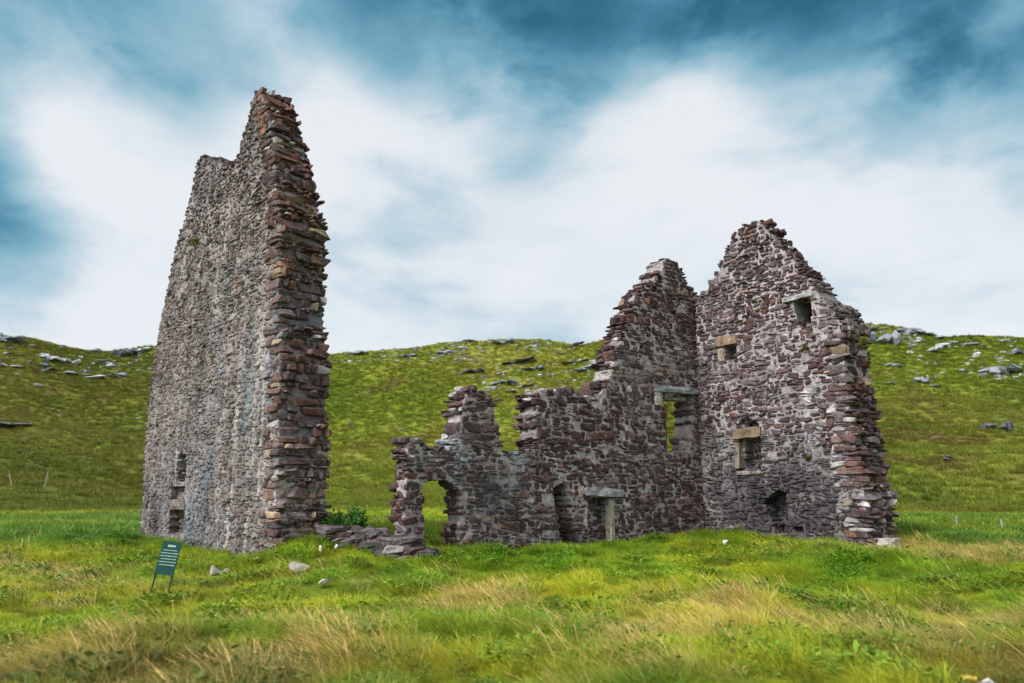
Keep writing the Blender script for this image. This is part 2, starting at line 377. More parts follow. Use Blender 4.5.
class Wall:
    def __init__(s, O, d, nrm, T, outline, niches=(), holes=(), rowh=(.10, .22), len_=(.13, .42), wts=(30, 22, 14, 7, 1, 9, 10, 1.5, 3), mortar=(.40, .36, .36), gap=.03, relief=.035, core=.040, lump=.07, even=0., end_wts=(26, 24, 8, 24, 13, 5, 6, 5, 7),
                 slabs=(.25, .5), stain=None, edge=.28, big_end=None, seed=1):
        s.O = np.array((*O, 0.)); s.d = np.array((*d, 0.)); s.n = np.array((*nrm, 0.)); s.T = T if callable(T) else (lambda u, v: np.full(np.shape(u), float(T)))
        s.rg = np.random.default_rng(seed)
        s.out = [s.uv(*p) for p in outline]; s.holes = [[s.uv(*p) for p in h] for h in holes]
        s.niches = [([s.uv(*p) for p in h], dep) for h, dep in niches]
        s.__dict__.update(rowh=rowh, len_=len_, wts=wts, mortar=np.array(mortar), gap=gap, relief=relief, slabs=slabs, stain=stain, edge=edge, big_end=big_end, core=core, even=even, lump=lump, end_wts=end_wts)
    def uv(s, px, py):
        r_ = ray(px, py)
        A = np.array([[r_[0], -s.d[0]], [r_[1], -s.d[1]]]); k, u = np.linalg.solve(A, s.O[:2])
        return (u, EYE+k*r_[2])
    def w(s, P):                       # local (u, depth, z) -> world
        P = np.asarray(P, float); return s.O+P[..., 0:1]*s.d-P[..., 1:2]*s.n+P[..., 2:3]*np.array((0, 0, 1.))
    def depth(s, u, v):
        f = np.zeros(np.shape(u))
        for P, dep in s.niches: f = np.where(in_poly(P, u, v), dep, f)
        return f
    def solid(s, u, v):
        m = in_poly(s.out, u, v)
        for h in s.holes: m &= ~in_poly(h, u, v)
        return m
    def colour(s, u, v, c, mort=False):
        if s.stain is not None: c = s.stain(u, v, c, mort)
        return c
    def build(s, name, parent, end_name=None):
        rg = s.rg
        us = [p[0] for p in s.out]; vs = [p[1] for p in s.out]; u0, u1, v0, v1 = min(us), max(us), min(vs), max(vs)
        # ---- core
        cs = .065
        gu = np.arange(u0-.2, u1+.2, cs); gv = np.arange(v0-.2, v1+.2, cs)
        U, Vv = np.meshgrid(gu+cs/2, gv+cs/2, indexing='ij')
        inside = s.solid(U, Vv); dist = d_poly(s.out, U, Vv); inside &= (dist > .10)
        Fd = s.depth(U, Vv)+s.core; Td = s.T(U, Vv)-.05
        for h in s.holes: inside &= ~((d_poly(h, U, Vv) < .04))
        JU, JV = np.meshgrid(np.append(gu, gu[-1]+cs), np.append(gv, gv[-1]+cs), indexing='ij')
        nj = s.rg.uniform(-.012, .012, (len(gu)+1, len(gv)+1))+s.lump*fbm(JU*3.6, JV*3.6, 3, .6)+.03*fbm(JU*.6+7, JV*.6, 2); nj2 = s.rg.uniform(-.02, .02, (len(gu)+1, len(gv)+1))
        vs_, fs_ = [], []
        def quad(a, b, c, d): 
            k = len(vs_); vs_.extend((a, b, c, d)); fs_.append((k, k+1, k+2, k+3))
        I, J = np.where(inside)
        NU, NV = inside.shape
        for i, j in zip(I, J):
            x0, x1, z0, z1 = gu[i], gu[i]+cs, gv[j], gv[j]+cs; f = Fd[i, j]; b = Td[i, j]
            def pf(ii, jj, dd, nn=nj): return (gu[0]+ii*cs+nj2[ii, jj]*.8, dd+nn[ii, jj], gv[0]+jj*cs+nj2[ii, jj]*.6)
            quad(pf(i, j, f), pf(i+1, j, f), pf(i+1, j+1, f), pf(i, j+1, f))
            quad(pf(i+1, j, b), pf(i, j, b), pf(i, j+1, b), pf(i+1, j+1, b))
            for di, dj, c1, c2 in ((-1, 0, (0, 0), (0, 1)), (1, 0, (1, 0), (1, 1)), (0, -1, (0, 0), (1, 0)), (0, 1, (0, 1), (1, 1))):
                a_, b_ = i+di, j+dj
                ok = 0 <= a_ < NU and 0 <= b_ < NV and inside[a_, b_]
                e = b if not ok else Fd[a_, b_]
                if (not ok) or e > f+.01:
                    quad(pf(i+c1[0], j+c1[1], f), pf(i+c2[0], j+c2[1], f), pf(i+c2[0], j+c2[1], e), pf(i+c1[0], j+c1[1], e))
        cv = np.array(vs_); ccol = np.tile(s.mortar, (len(cv), 1))*(1+.5*fbm(cv[:, 0]*1.7, cv[:, 2]*1.7, 4, .65)*2)[:, None]
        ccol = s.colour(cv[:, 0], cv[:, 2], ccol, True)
        # ---- courses of stones
        cu, cvv, cw, chh = [], [], [], []
        v = v0-.1
        while v < v1+.1:
            h = rg.uniform(*s.rowh)*rg.choice([.8, 1, 1, 1.3]); u = u0-rg.uniform(0, .4)
            while u < u1+.2:
                w_ = rg.uniform(*s.len_)*rg.choice([.6, 1, 1, 1.3])
                w_ = min(w_, h*2.4)
                if rg.random() < .34 and h > .14:
                    k = rg.uniform(.35, .65)
                    cu += [u+w_/2]*2; cvv += [v+h*k/2, v+h*(k+1)/2]; cw += [w_]*2; chh += [h*k, h*(1-k)]
                else: cu.append(u+w_/2); cvv.append(v+h/2); cw.append(w_); chh.append(h)
                u += w_
            v += h
        u, v, w_, h = map(np.array, (cu, cvv, cw, chh))
        v = v+.26*fbm(u*.7, v*.5, 3)*2*.5+.10*fbm(u*2.2, v*2.2, 2)*2; u = u+.12*fbm(u*1.3+9, v*1.3, 2)*2
        ok = s.solid(u, v); u, v, w_, h = u[ok], v[ok], w_[ok], h[ok]
        de = d_poly(s.out, u, v); dh = np.full(u.shape, 9.)
        for q in s.holes: dh = np.minimum(dh, d_poly(q, u, v))
        fd = s.depth(u, v); td = s.T(u, v)
        w0 = w_.copy(); h0 = h.copy()
        w_ = np.minimum(w_, 2*np.minimum(de+.06, dh+.01)); h = np.minimum(h, 2*np.minimum(de+.08, dh+.03)); w_ = np.maximum(w_, .07); h = np.maximum(h, .06)
        n = len(u); gap = s.gap*rg.uniform(.4, 1.5, n)
        p = s.relief*rg.uniform(-.7, 1.3, n)+(rg.random(n) < .03)*rg.uniform(.02, .07, n)
        keep = rg.random(n) > .035
        A = dict(C=[], S=[], uv=[], end=[])
        def add(C, Sz, e): A['C'].append(C); A['S'].append(Sz); A['end'].append(np.full(len(C), e))
        D = .22
        Cf = np.stack([u, fd+D/2-p, v], 1); Sf = np.stack([np.maximum(w_-gap, .05), np.full(n, D), np.maximum(h-gap, .035)], 1)
        near_end = (s.big_end(u, v) if s.big_end else np.zeros(n, bool))
        eb = de < np.maximum(s.edge, w0*.75)
        add(Cf[keep & ~(near_end & eb)], Sf[keep & ~(near_end & eb)], False)
        kb = keep & (fd < td-.2)
        Cb = Cf.copy(); Cb[:, 1] = td-D/2+p; add(Cb[kb & ~(near_end & eb)], Sf[kb & ~(near_end & eb)], False)
        # ---- broken edges and jambs: stones right through the thickness
        for i in np.where((eb | (dh < np.maximum(.22, w0*.6))) & ~(near_end & eb))[0]:
            y = fd[i]+.18
            while y < td[i]-.12:
                st = rg.uniform(*s.slabs); 
                add(np.array([[u[i]+rg.uniform(-.05, .05), y+st/2, v[i]+rg.uniform(-.03, .03)]]), np.array([[max(.1, min(w0[i]*rg.uniform(.9, 1.2), 2*(de[i]+.17), 2*dh[i]+.07)), st-gap[i], min(h0[i], 2*(min(de[i]+.2, dh[i]+.1)))-gap[i]*.5]]), False); y += st
        for P, dep in s.niches:
            dn = d_poly(P, u, v); q = (dn < .24) & (fd < dep-.05)
            for i in np.where(q)[0]:
                y = fd[i]+.16
                while y < dep:
                    st = rg.uniform(.18, .35); add(np.array([[u[i], y+st/2, v[i]]]), np.array([[w_[i], st-gap[i], h[i]-gap[i]]]), False); y += st
        if s.big_end:                  # large slabs laid through the broken end
            v_ = v0
            while v_ < v1+.1:
                h_ = rg.choice([rg.uniform(.07, .12), rg.uniform(.12, .2), rg.uniform(.2, .34)], p=[.28, .40, .32])
                uu = np.linspace(u0-.3, u1+.3, 900); m = s.solid(uu, np.full(900, v_+h_/2)) & s.big_end(uu, np.full(900, v_+h_/2))
                if m.any():
                    ue = uu[m].min() if s.big_end(np.array([uu[m].min()]), np.array([v_]))[0] else uu[m].max()
                    TT = float(s.T(np.array([ue]), np.array([v_]))[0]); y = rg.uniform(-.08, .03)
                    while y < TT:
                        st = rg.uniform(.12, .34) if rg.random() < .72 else rg.uniform(.4, .95)
                        if h_ < .14: st = min(st, rg.uniform(.1, .3))
                        st = min(st, TT+rg.uniform(-.03, .15)-y+.02)
                        if st < .06: break
                        ln = rg.uniform(.4, .7); off = rg.uniform(-.13, .10)
                        if rg.random() < .12: off += rg.uniform(-.14, .2)
                        add(np.array([[ue+off+ln/2, y+st/2, v_+h_/2]]), np.array([[ln, st-.015, h_*rg.uniform(.82, 1.03)]]), True)
                        if ln < .6: add(np.array([[ue+off+ln+.15, y+st/2, v_+h_/2+.02]]), np.array([[.4, st, h_]]), True)
                        y += st
                v_ += h_
        C = np.concatenate(A['C']); Sz = np.concatenate(A['S']); E = np.concatenate(A['end'])
        rot = rg.normal(0, .11, len(C))*(1-.5*E)
        col = pick(len(C), s.wts, rg)
        if E.any():
            ce = pick(len(C), s.end_wts, rg)*1.1; col = np.where(E[:, None], ce, col)
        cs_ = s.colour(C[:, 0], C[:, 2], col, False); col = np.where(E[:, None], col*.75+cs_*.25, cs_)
        def emit(nm, mask, core, par):
            v3, lv, ls = stones_mesh(C[mask], Sz[mask], rot[mask], .21, rg)
            cc = np.repeat(col[mask], 24, axis=0); mi = np.zeros(len(ls), int)
            if core:
                k = len(v3); v3 = np.concatenate([v3, cv]); fq = np.array(fs_)
                ls = np.concatenate([ls, len(lv)+np.arange(len(fq))*4]); lv = np.concatenate([lv, (fq+k).ravel()])
                cc = np.concatenate([cc, ccol]); mi = np.concatenate([mi, np.ones(len(fq), int)])
            return mesh_obj(nm, s.w(v3), (lv, ls, None), [M_stone, M_mortar], par, cc, mi)
        o = emit(name, ~E if end_name else np.ones(len(C), bool), True, parent)
        if end_name and E.any(): emit(end_name, E, False, parent)
        return o
    def block(s, name, parent, pxy, h, depth, out=.04, col=(.3, .28, .27), sag=0., mat=None, seed=0, label=None):
        """a dressed stone between two points given on the wall face: (x1,y1)-(x2,y2) of its lower edge"""
        (a, b), (c, d) = pxy; ua, va = s.uv(a, b); uc, vc = s.uv(c, d)
        rg = np.random.default_rng(seed+5); n = 7
        V = []; 
        prof = [(-1, -1), (-.6, -1.0), (.6, -1.), (1, -1), (1.04, 0), (1, 1), (.5, 1.03), (-.5, 1.02), (-1, 1), (-1.03, 0)]
        for i in range(n):
            k = i/(n-1); sc = .93 if i in (0, n-1) else 1
            for y, z in prof:
                V.append((ua+(uc-ua)*k+rg.uniform(-.012, .012), depth/2-out+y*depth/2*sc+rg.uniform(-.012, .012), va+(vc-va)*k+h/2+z*h/2*sc+rg.uniform(-.012, .012)))
        m = len(prof); Fc = [tuple(range(m))[::-1], tuple((n-1)*m+q for q in range(m))]
        for i in range(n-1):
            for q in range(m): Fc.append((i*m+q, i*m+(q+1) % m, (i+1)*m+(q+1) % m, (i+1)*m+q))
        V = s.w(np.array(V)+rg.uniform(-.014, .014, (len(V), 3))); cc = np.array(col)*rg.uniform(.55, 1.1, (len(V), 1))
        o = mesh_obj(name, V, Fc, mat or M_slab, parent, cc)
        if label: o['label'] = label
        return o

def gs(u, v, cu, cv, su, sv): return np.exp(-((u-cu)/su)**2-((v-cv)/sv)**2)

# ------------------------------------------------------------------ the lone gable (left)
def stain_tower(u, v, c, mort):
    vert = fbm(u*2.6, v*.22+3, 4)*2; cloud = fbm(u*.7, v*.5+9, 3)*2
    pale = np.clip(.42+.5*cloud, .12, .72)*(.5 if mort else 1)*sstep(.4, 1.2, u+.0*v)
    c = lerp(c, np.array((.245, .212, .208)), pale*(1-.45*sstep(7, 12, v)))
    c = lerp(c, np.array((.205, .176, .170)), .42*(1-sstep(8, 12, v))); c = c*(1+.55*fbm(u*1.4+2, v*.16, 3)*2+.3*cloud)[:, None]
    c = lerp(c, np.array((.17, .21, .25)), sstep(.18, .5, vert)*.7*(1-sstep(6, 12, v)*.6))
    c = lerp(c, np.array((.60, .60, .62)), sstep(.24, .55, -vert)*.75*sstep(8, 4, v)*(1-.5*sstep(3.5, 6, u)))
    c = lerp(c, np.array((.13, .19, .25)), np.clip(gs(u, v, 5.6, 1.5, .9, 2.2)+.8*gs(u, v, 1.1, 6.5, .35, 2.5), 0, 1)*.75*sstep(-.35, .15, vert))
    c = lerp(c, np.array((.66, .66, .68)), gs(u, v, 1.7, 4.5, .5, 2.4)*.7*sstep(-.1, .3, fbm(u*5, v*1., 3)*2))
    k = gs(u, v, .5, 2.5, .9, 2.5)*sstep(-.1, .3, fbm(u*3, v*2, 3)*2)
    c = c*(.90-.22*sstep(8, 13, v))[:, None]
    return lerp(c, np.array((.62, .58, .58)), k*.6)
A_ = (-6.32, 19.0); dT = np.array((-.71, .704)); dT /= np.linalg.norm(dT); nT = np.array((-dT[1], dT[0]))
if nT[1] > 0: nT = -nT
def T_tower(u, v): return 1.55-.50*sstep(10., 15.4, v)-.12*sstep(.3, 1.2, -v)
OUT_T = [(275, 572), (277, 530), (277, 497), (280, 450), (279, 405), (281, 360), (279, 314), (279, 257), (282, 225), (278, 199), (276, 170), (274, 150), (271, 120), (266, 103), (262, 90),
         (255, 91), (250, 113), (244, 131), (240, 145), (236, 156), (233, 167), (227, 161), (215, 157), (206, 157), (202, 154), (199, 157), (195, 166), (193, 184), (189, 198), (183, 222), (177, 241), (166, 291), (158, 329), (153, 361), (146, 420), (144, 455), (141, 504), (138, 537), (137, 558)]
tower = empty('ruined_gable', (A_[0], A_[1], 0))
tag(tower, 'tall isolated grey-brown rubble gable with a ragged broken edge, left of the sign side', 'ruin')
W_T = Wall(A_, dT, nT, T_tower, OUT_T,
    niches=[([(177, 458), (181, 451), (186, 455), (186, 475), (184, 482), (175, 482), (176, 470)], .7), ([(171, 486), (185, 486), (184, 500), (170, 500)], .22), ([(169, 510), (184, 510), (184, 534), (168, 534)], .32)],
    rowh=(.10, .20), len_=(.13, .36), wts=(22, 18, 10, 6, 1.5, 18, 18, 2, 6), mortar=(.38, .355, .36), gap=.030, relief=.012, core=.022, lump=.05, stain=stain_tower,
    big_end=lambda u, v: u < near_u(v)+.45, seed=11)
def near_u(v):                         # u of the broken near edge at height v
    P = W_T.out[:15]; zs = [p[1] for p in P]; return np.interp(v, zs, [p[0] for p in P])
W_T.build('masonry_wall', tower, 'broken_edge')

# ------------------------------------------------------------------ the house ruin (right)
E_ = (11.0, 22.0); g = np.array((-.6, .8)); ng = np.array((-.8, -.6))
F_ = (7.32, 26.9); h_ = np.array((-.8, -.6)); nh = np.array((.6, -.8))
house = empty('ruined_house', (7.3, 26.9, 0))
tag(house, 'roofless purple-brown stone house ruin with a pointed gable, doorway and low broken walls', 'ruin')
def stain_gable(u, v, c, mort):
    vert = fbm(u*2.2+40, v*.35+3, 4)*2; cl = fbm(u*.6+4, v*.6+9, 4)*2; fine = fbm(u*2.+4, v*2.+9, 3)*2
    pale = sstep(.0, .45, cl+.3*fine)*.6
    pale = np.maximum(pale, .75*sstep(-.3, .2, fine)*gs(u, v, 2.6, 7.2, 2.6, .55))
    pale = np.maximum(pale, .7*sstep(-.3, .2, fine)*gs(u, v, 5., 6.8, 1., .8))
    c = lerp(c, np.array((.205, .180, .195)), pale*(.6 if mort else .9))
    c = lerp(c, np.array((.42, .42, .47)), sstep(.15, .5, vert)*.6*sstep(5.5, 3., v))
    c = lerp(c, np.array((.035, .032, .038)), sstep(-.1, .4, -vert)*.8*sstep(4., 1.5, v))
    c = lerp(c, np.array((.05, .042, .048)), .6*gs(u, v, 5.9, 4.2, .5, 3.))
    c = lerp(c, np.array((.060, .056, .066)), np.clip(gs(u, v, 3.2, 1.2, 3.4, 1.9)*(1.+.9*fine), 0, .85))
    c = lerp(c, np.array((.60, .58, .62)), np.clip(gs(u, v, .75, 3., .22, 2.4)+gs(u, v, 0., .8, .35, 1.6)*.9+gs(u, v, 1.6, 4.9, .12, .8), 0, 1)*.75*sstep(-.15, .2, fbm(u*4, v*1.6, 3)*2))
    return c
OUT_G = [(874, 566), (871, 540), (868, 500), (862, 470), (857, 440), (853, 420), (850, 392), (846, 370), (845, 352), (843, 338), (843, 322), (837, 312), (830, 302), (819, 292), (808, 276), (799, 263), (790, 252), (780, 241), (770, 229), (762, 221), (754, 219), (747, 221), (741, 226),
         (733, 231), (729, 240), (726, 249), (716, 270), (707, 286), (700, 293), (694, 299), (694, 340), (696, 450), (697, 566)]
W_G = Wall(E_, g, ng, lambda u, v: 1.75-.95*sstep(6.4, 11., v), OUT_G,
    niches=[([(724, 344), (736, 341), (736, 359), (724, 362)], .6), ([(793, 300), (811, 294), (811, 322), (803, 332), (796, 322)], 1.0),
            ([(735, 425), (740, 420), (748, 417), (757, 421), (761, 430), (761, 468), (736, 471)], .25), ([(740, 438), (758, 437), (758, 466), (740, 468)], .75), ([(738, 424), (748, 419), (756, 423), (756, 427), (738, 427)], .7),
            ([(761, 504), (769, 495), (778, 489), (786, 493), (788, 510), (788, 532), (776, 536), (768, 512)], .6), ([(792, 526), (803, 527), (803, 532), (794, 532)], .35),
            ([(858, 355), (866, 352), (866, 362), (858, 364)], .2)],
    rowh=(.12, .22), len_=(.14, .40), wts=(32, 22, 16, 4, .6, 9, 13, 1., 3), stain=stain_gable, gap=.034, relief=.020, mortar=(.40, .37, .395), slabs=(.15, .34), big_end=lambda u, v: (u < .75) & (v < 7.0), end_wts=(34, 26, 12, 9, 3, 8, 12, 4, 12), seed=21)
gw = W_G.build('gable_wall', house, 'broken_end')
def stain_long(u, v, c, mort):
    cl = fbm(u*.6+14, v*.6+19, 4)*2; fine = fbm(u*2.2+4, v*2.2+29, 3)*2
    c = lerp(c, np.array((.30, .28, .30)), sstep(.18, .55, cl+.2*fine)*.45*(.5 if mort else 1)*(1-gs(u, v, 10.5, 2., 2.5, 3.)))
    c = lerp(c, np.array((.40, .37, .38)), .8*sstep(-.3, .1, fine)*(gs(u, v, 3.1, 6.2, .8, .6)+gs(u, v, 1., 6.6, .5, 1.)))
    # lime wash streaks round the doorway and fireplace
    k = gs(u, v, 11.6, 3.1, .7, .25)+gs(u, v, 8.9, 2.7, .35, .7)*.8+gs(u, v, 11., 2.4, .25, .5)+gs(u, v, 4.75, 1.2, .16, .9)
    c = lerp(c, np.array((.42, .50, .58)), np.clip(k, 0, 1)*.8*sstep(-.3, .15, fine))
    k = gs(u, v, 9.8, 1.7, .9, .8)
    c = lerp(c, np.array((.060, .075, .088)), np.clip(k, 0, 1)*.7)
    return c
OUT_H = [(718, 572), (717, 450), (716, 330), (714, 302), (701, 295), (694, 290), (687, 281), (683, 270), (676, 260), (669, 256), (664, 257), (661, 268), (653, 278), (643, 291), (634, 307), (626, 327), (618, 344), (612, 365), (607, 382), (600, 392),
         (590, 392), (585, 394), (580, 394), (573, 389), (568, 385), (561, 384), (553, 389), (545, 385), (540, 388), (537, 398), (535, 412), (534, 448), (520, 453), (505, 449), (500, 431), (496, 412), (494, 395), (490, 391), (475, 387), (465, 389), (462, 401), (458, 412), (455, 440), (452, 446),
         (437, 448), (425, 447), (423, 437), (414, 435), (407, 438), (404, 451), (404, 481), (403, 534), (402, 566)]
W_H = Wall(F_, h_, nh, lambda u, v: .95-.30*sstep(10.2, 11.4, u), OUT_H,
    niches=[([(553, 489), (560, 483), (568, 485), (571, 500), (572, 512), (577, 528), (579, 545), (562, 545), (557, 520)], .75),
            ([(588, 497), (612, 497), (612, 560), (590, 560)], .5), ([(640, 344), (645, 344), (645, 349), (640, 349)], .2), ([(655, 440), (672, 440), (672, 452), (655, 452)], .12)],
    holes=[[(425, 570), (425, 484), (432, 481), (449, 482), (459, 491), (460, 570)], [(664, 398), (693, 394), (693, 420), (690, 452), (668, 452)]],
    rowh=(.13, .26), len_=(.15, .46), wts=(36, 26, 18, 4, .8, 4, 8, 1., 3), stain=stain_long, gap=.034, relief=.022, mortar=(.42, .385, .405), seed=31)
hw = W_H.build('rear_wall', house)

# dressed stones of the openings
W_H.block('lintel', hw, ((697, 395), (654, 391)), .24, .9, .10, (.28, .31, .36), seed=1, label='long blue-grey stone lintel over the tall window')
W_H.block('lintel', hw, ((689, 400), (658, 399)), .12, .5, -.15, (.4, .38, .38), seed=2)
W_H.block('lintel', hw, ((622, 497), (585, 495)), .26, .5, .10, (.36, .37, .40), seed=3, label='pale grey stone lintel over the low fireplace')
W_H.block('jamb_stone', hw, ((614.5, 545), (610.5, 545)), 1.45, .25, .05, (.42, .37, .28), seed=4, label='pale upright jamb stone of the fireplace')
W_H.block('jamb_stone', hw, ((662, 405), (655, 405)), .5, .5, .05, (.48, .44, .42), seed=5)
W_H.block('infill_stone', hw, ((678, 419), (668, 419)), .60, .35, -.5, (.42, .20, .09), seed=6, label='orange sandstone block inside the tall window')
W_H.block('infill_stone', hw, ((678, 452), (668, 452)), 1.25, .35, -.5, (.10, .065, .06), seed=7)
W_G.block('lintel', gw, ((813, 296), (784, 303)), .17, .6, .10, (.36, .38, .40), seed=8, label='thin tilted grey lintel over the upper window recess')
W_G.block('lintel', gw, ((737, 343.5), (717, 347)), .34, .6, .08, (.31, .22, .165), seed=9, label='stubby tan lintel over the small left recess')
W_G.block('lintel', gw, ((761, 436.5), (733.5, 439)), .36, .6, .06, (.22, .165, .12), seed=10, label='thick brown lintel over the middle window recess')
W_G.block('sill', gw, ((761, 474), (736, 475)), .12, .6, .03, (.26, .23, .2), seed=11)
W_G.block('jamb_stone', gw, ((740, 468), (735, 469)), .95, .4, .0, (.24, .21, .18), seed=12)
W_G.block('base_stone', gw, ((893, 549), (870, 549)), .30, .5, -.1, (.42, .40, .38), seed=13, label='pale square stone at the foot of the broken end')
W_G.block('jamb_stone', gw, ((724, 361), (718, 362)), .5, .4, .02, (.40, .33, .27), seed=14)
W_G.block('ledge_stone', gw, ((895, 485), (868, 484)), .17, .5, .10, (.45, .42, .36), seed=15, label='pale through-stone ledge on the broken end') if False else None

# ------------------------------------------------------------------ boulders, outcrops and loose stones
def rock_mesh(name, parts, colr, seed, mat=None, parent=None):
    """parts: (centre, half sizes, yaw, tilt) lumps -> one angular weathered rock mesh"""
    rg = np.random.default_rng(seed); Vs, Fs, Cs = [], [], []
    import bmesh
    for (c, hs, yaw, tilt) in parts:
        bm = bmesh.new(); bmesh.ops.create_icosphere(bm, subdivisions=3, radius=1)
        v = np.array([x.co[:] for x in bm.verts]); f = [[q.index for q in x.verts] for x in bm.faces]; bm.free()
        nrm = v.copy()
        for k in range(15):            # planes cut facets
            d = rg.normal(size=3); d /= np.linalg.norm(d); lim = rg.uniform(.38, .75)
            q = v@d; v = v-np.clip(q-lim, 0, None)[:, None]*d
        v = v*(1+.24*fbm(nrm[:, 0]*2.2+seed+40, nrm[:, 1]*2.2+nrm[:, 2]*1.7+40, 4)*2)[:, None]
        v = v*np.array(hs)
        a, b = yaw, tilt
        Rz = np.array([[math.cos(a), -math.sin(a), 0], [math.sin(a), math.cos(a), 0], [0, 0, 1]]); Ry = np.array([[math.cos(b), 0, math.sin(b)], [0, 1, 0], [-math.sin(b), 0, math.cos(b)]])
        v = v@(Rz@Ry).T+np.array(c); k = sum(len(x) for x in Vs)
        Vs.append(v); Fs += [[q+k for q in x] for x in f]; Cs.append(np.tile(np.array(colr)*rg.uniform(.8, 1.2), (len(v), 1)))
    return mesh_obj(name, np.concatenate(Vs), Fs, mat or M_rock, parent, np.concatenate(Cs))

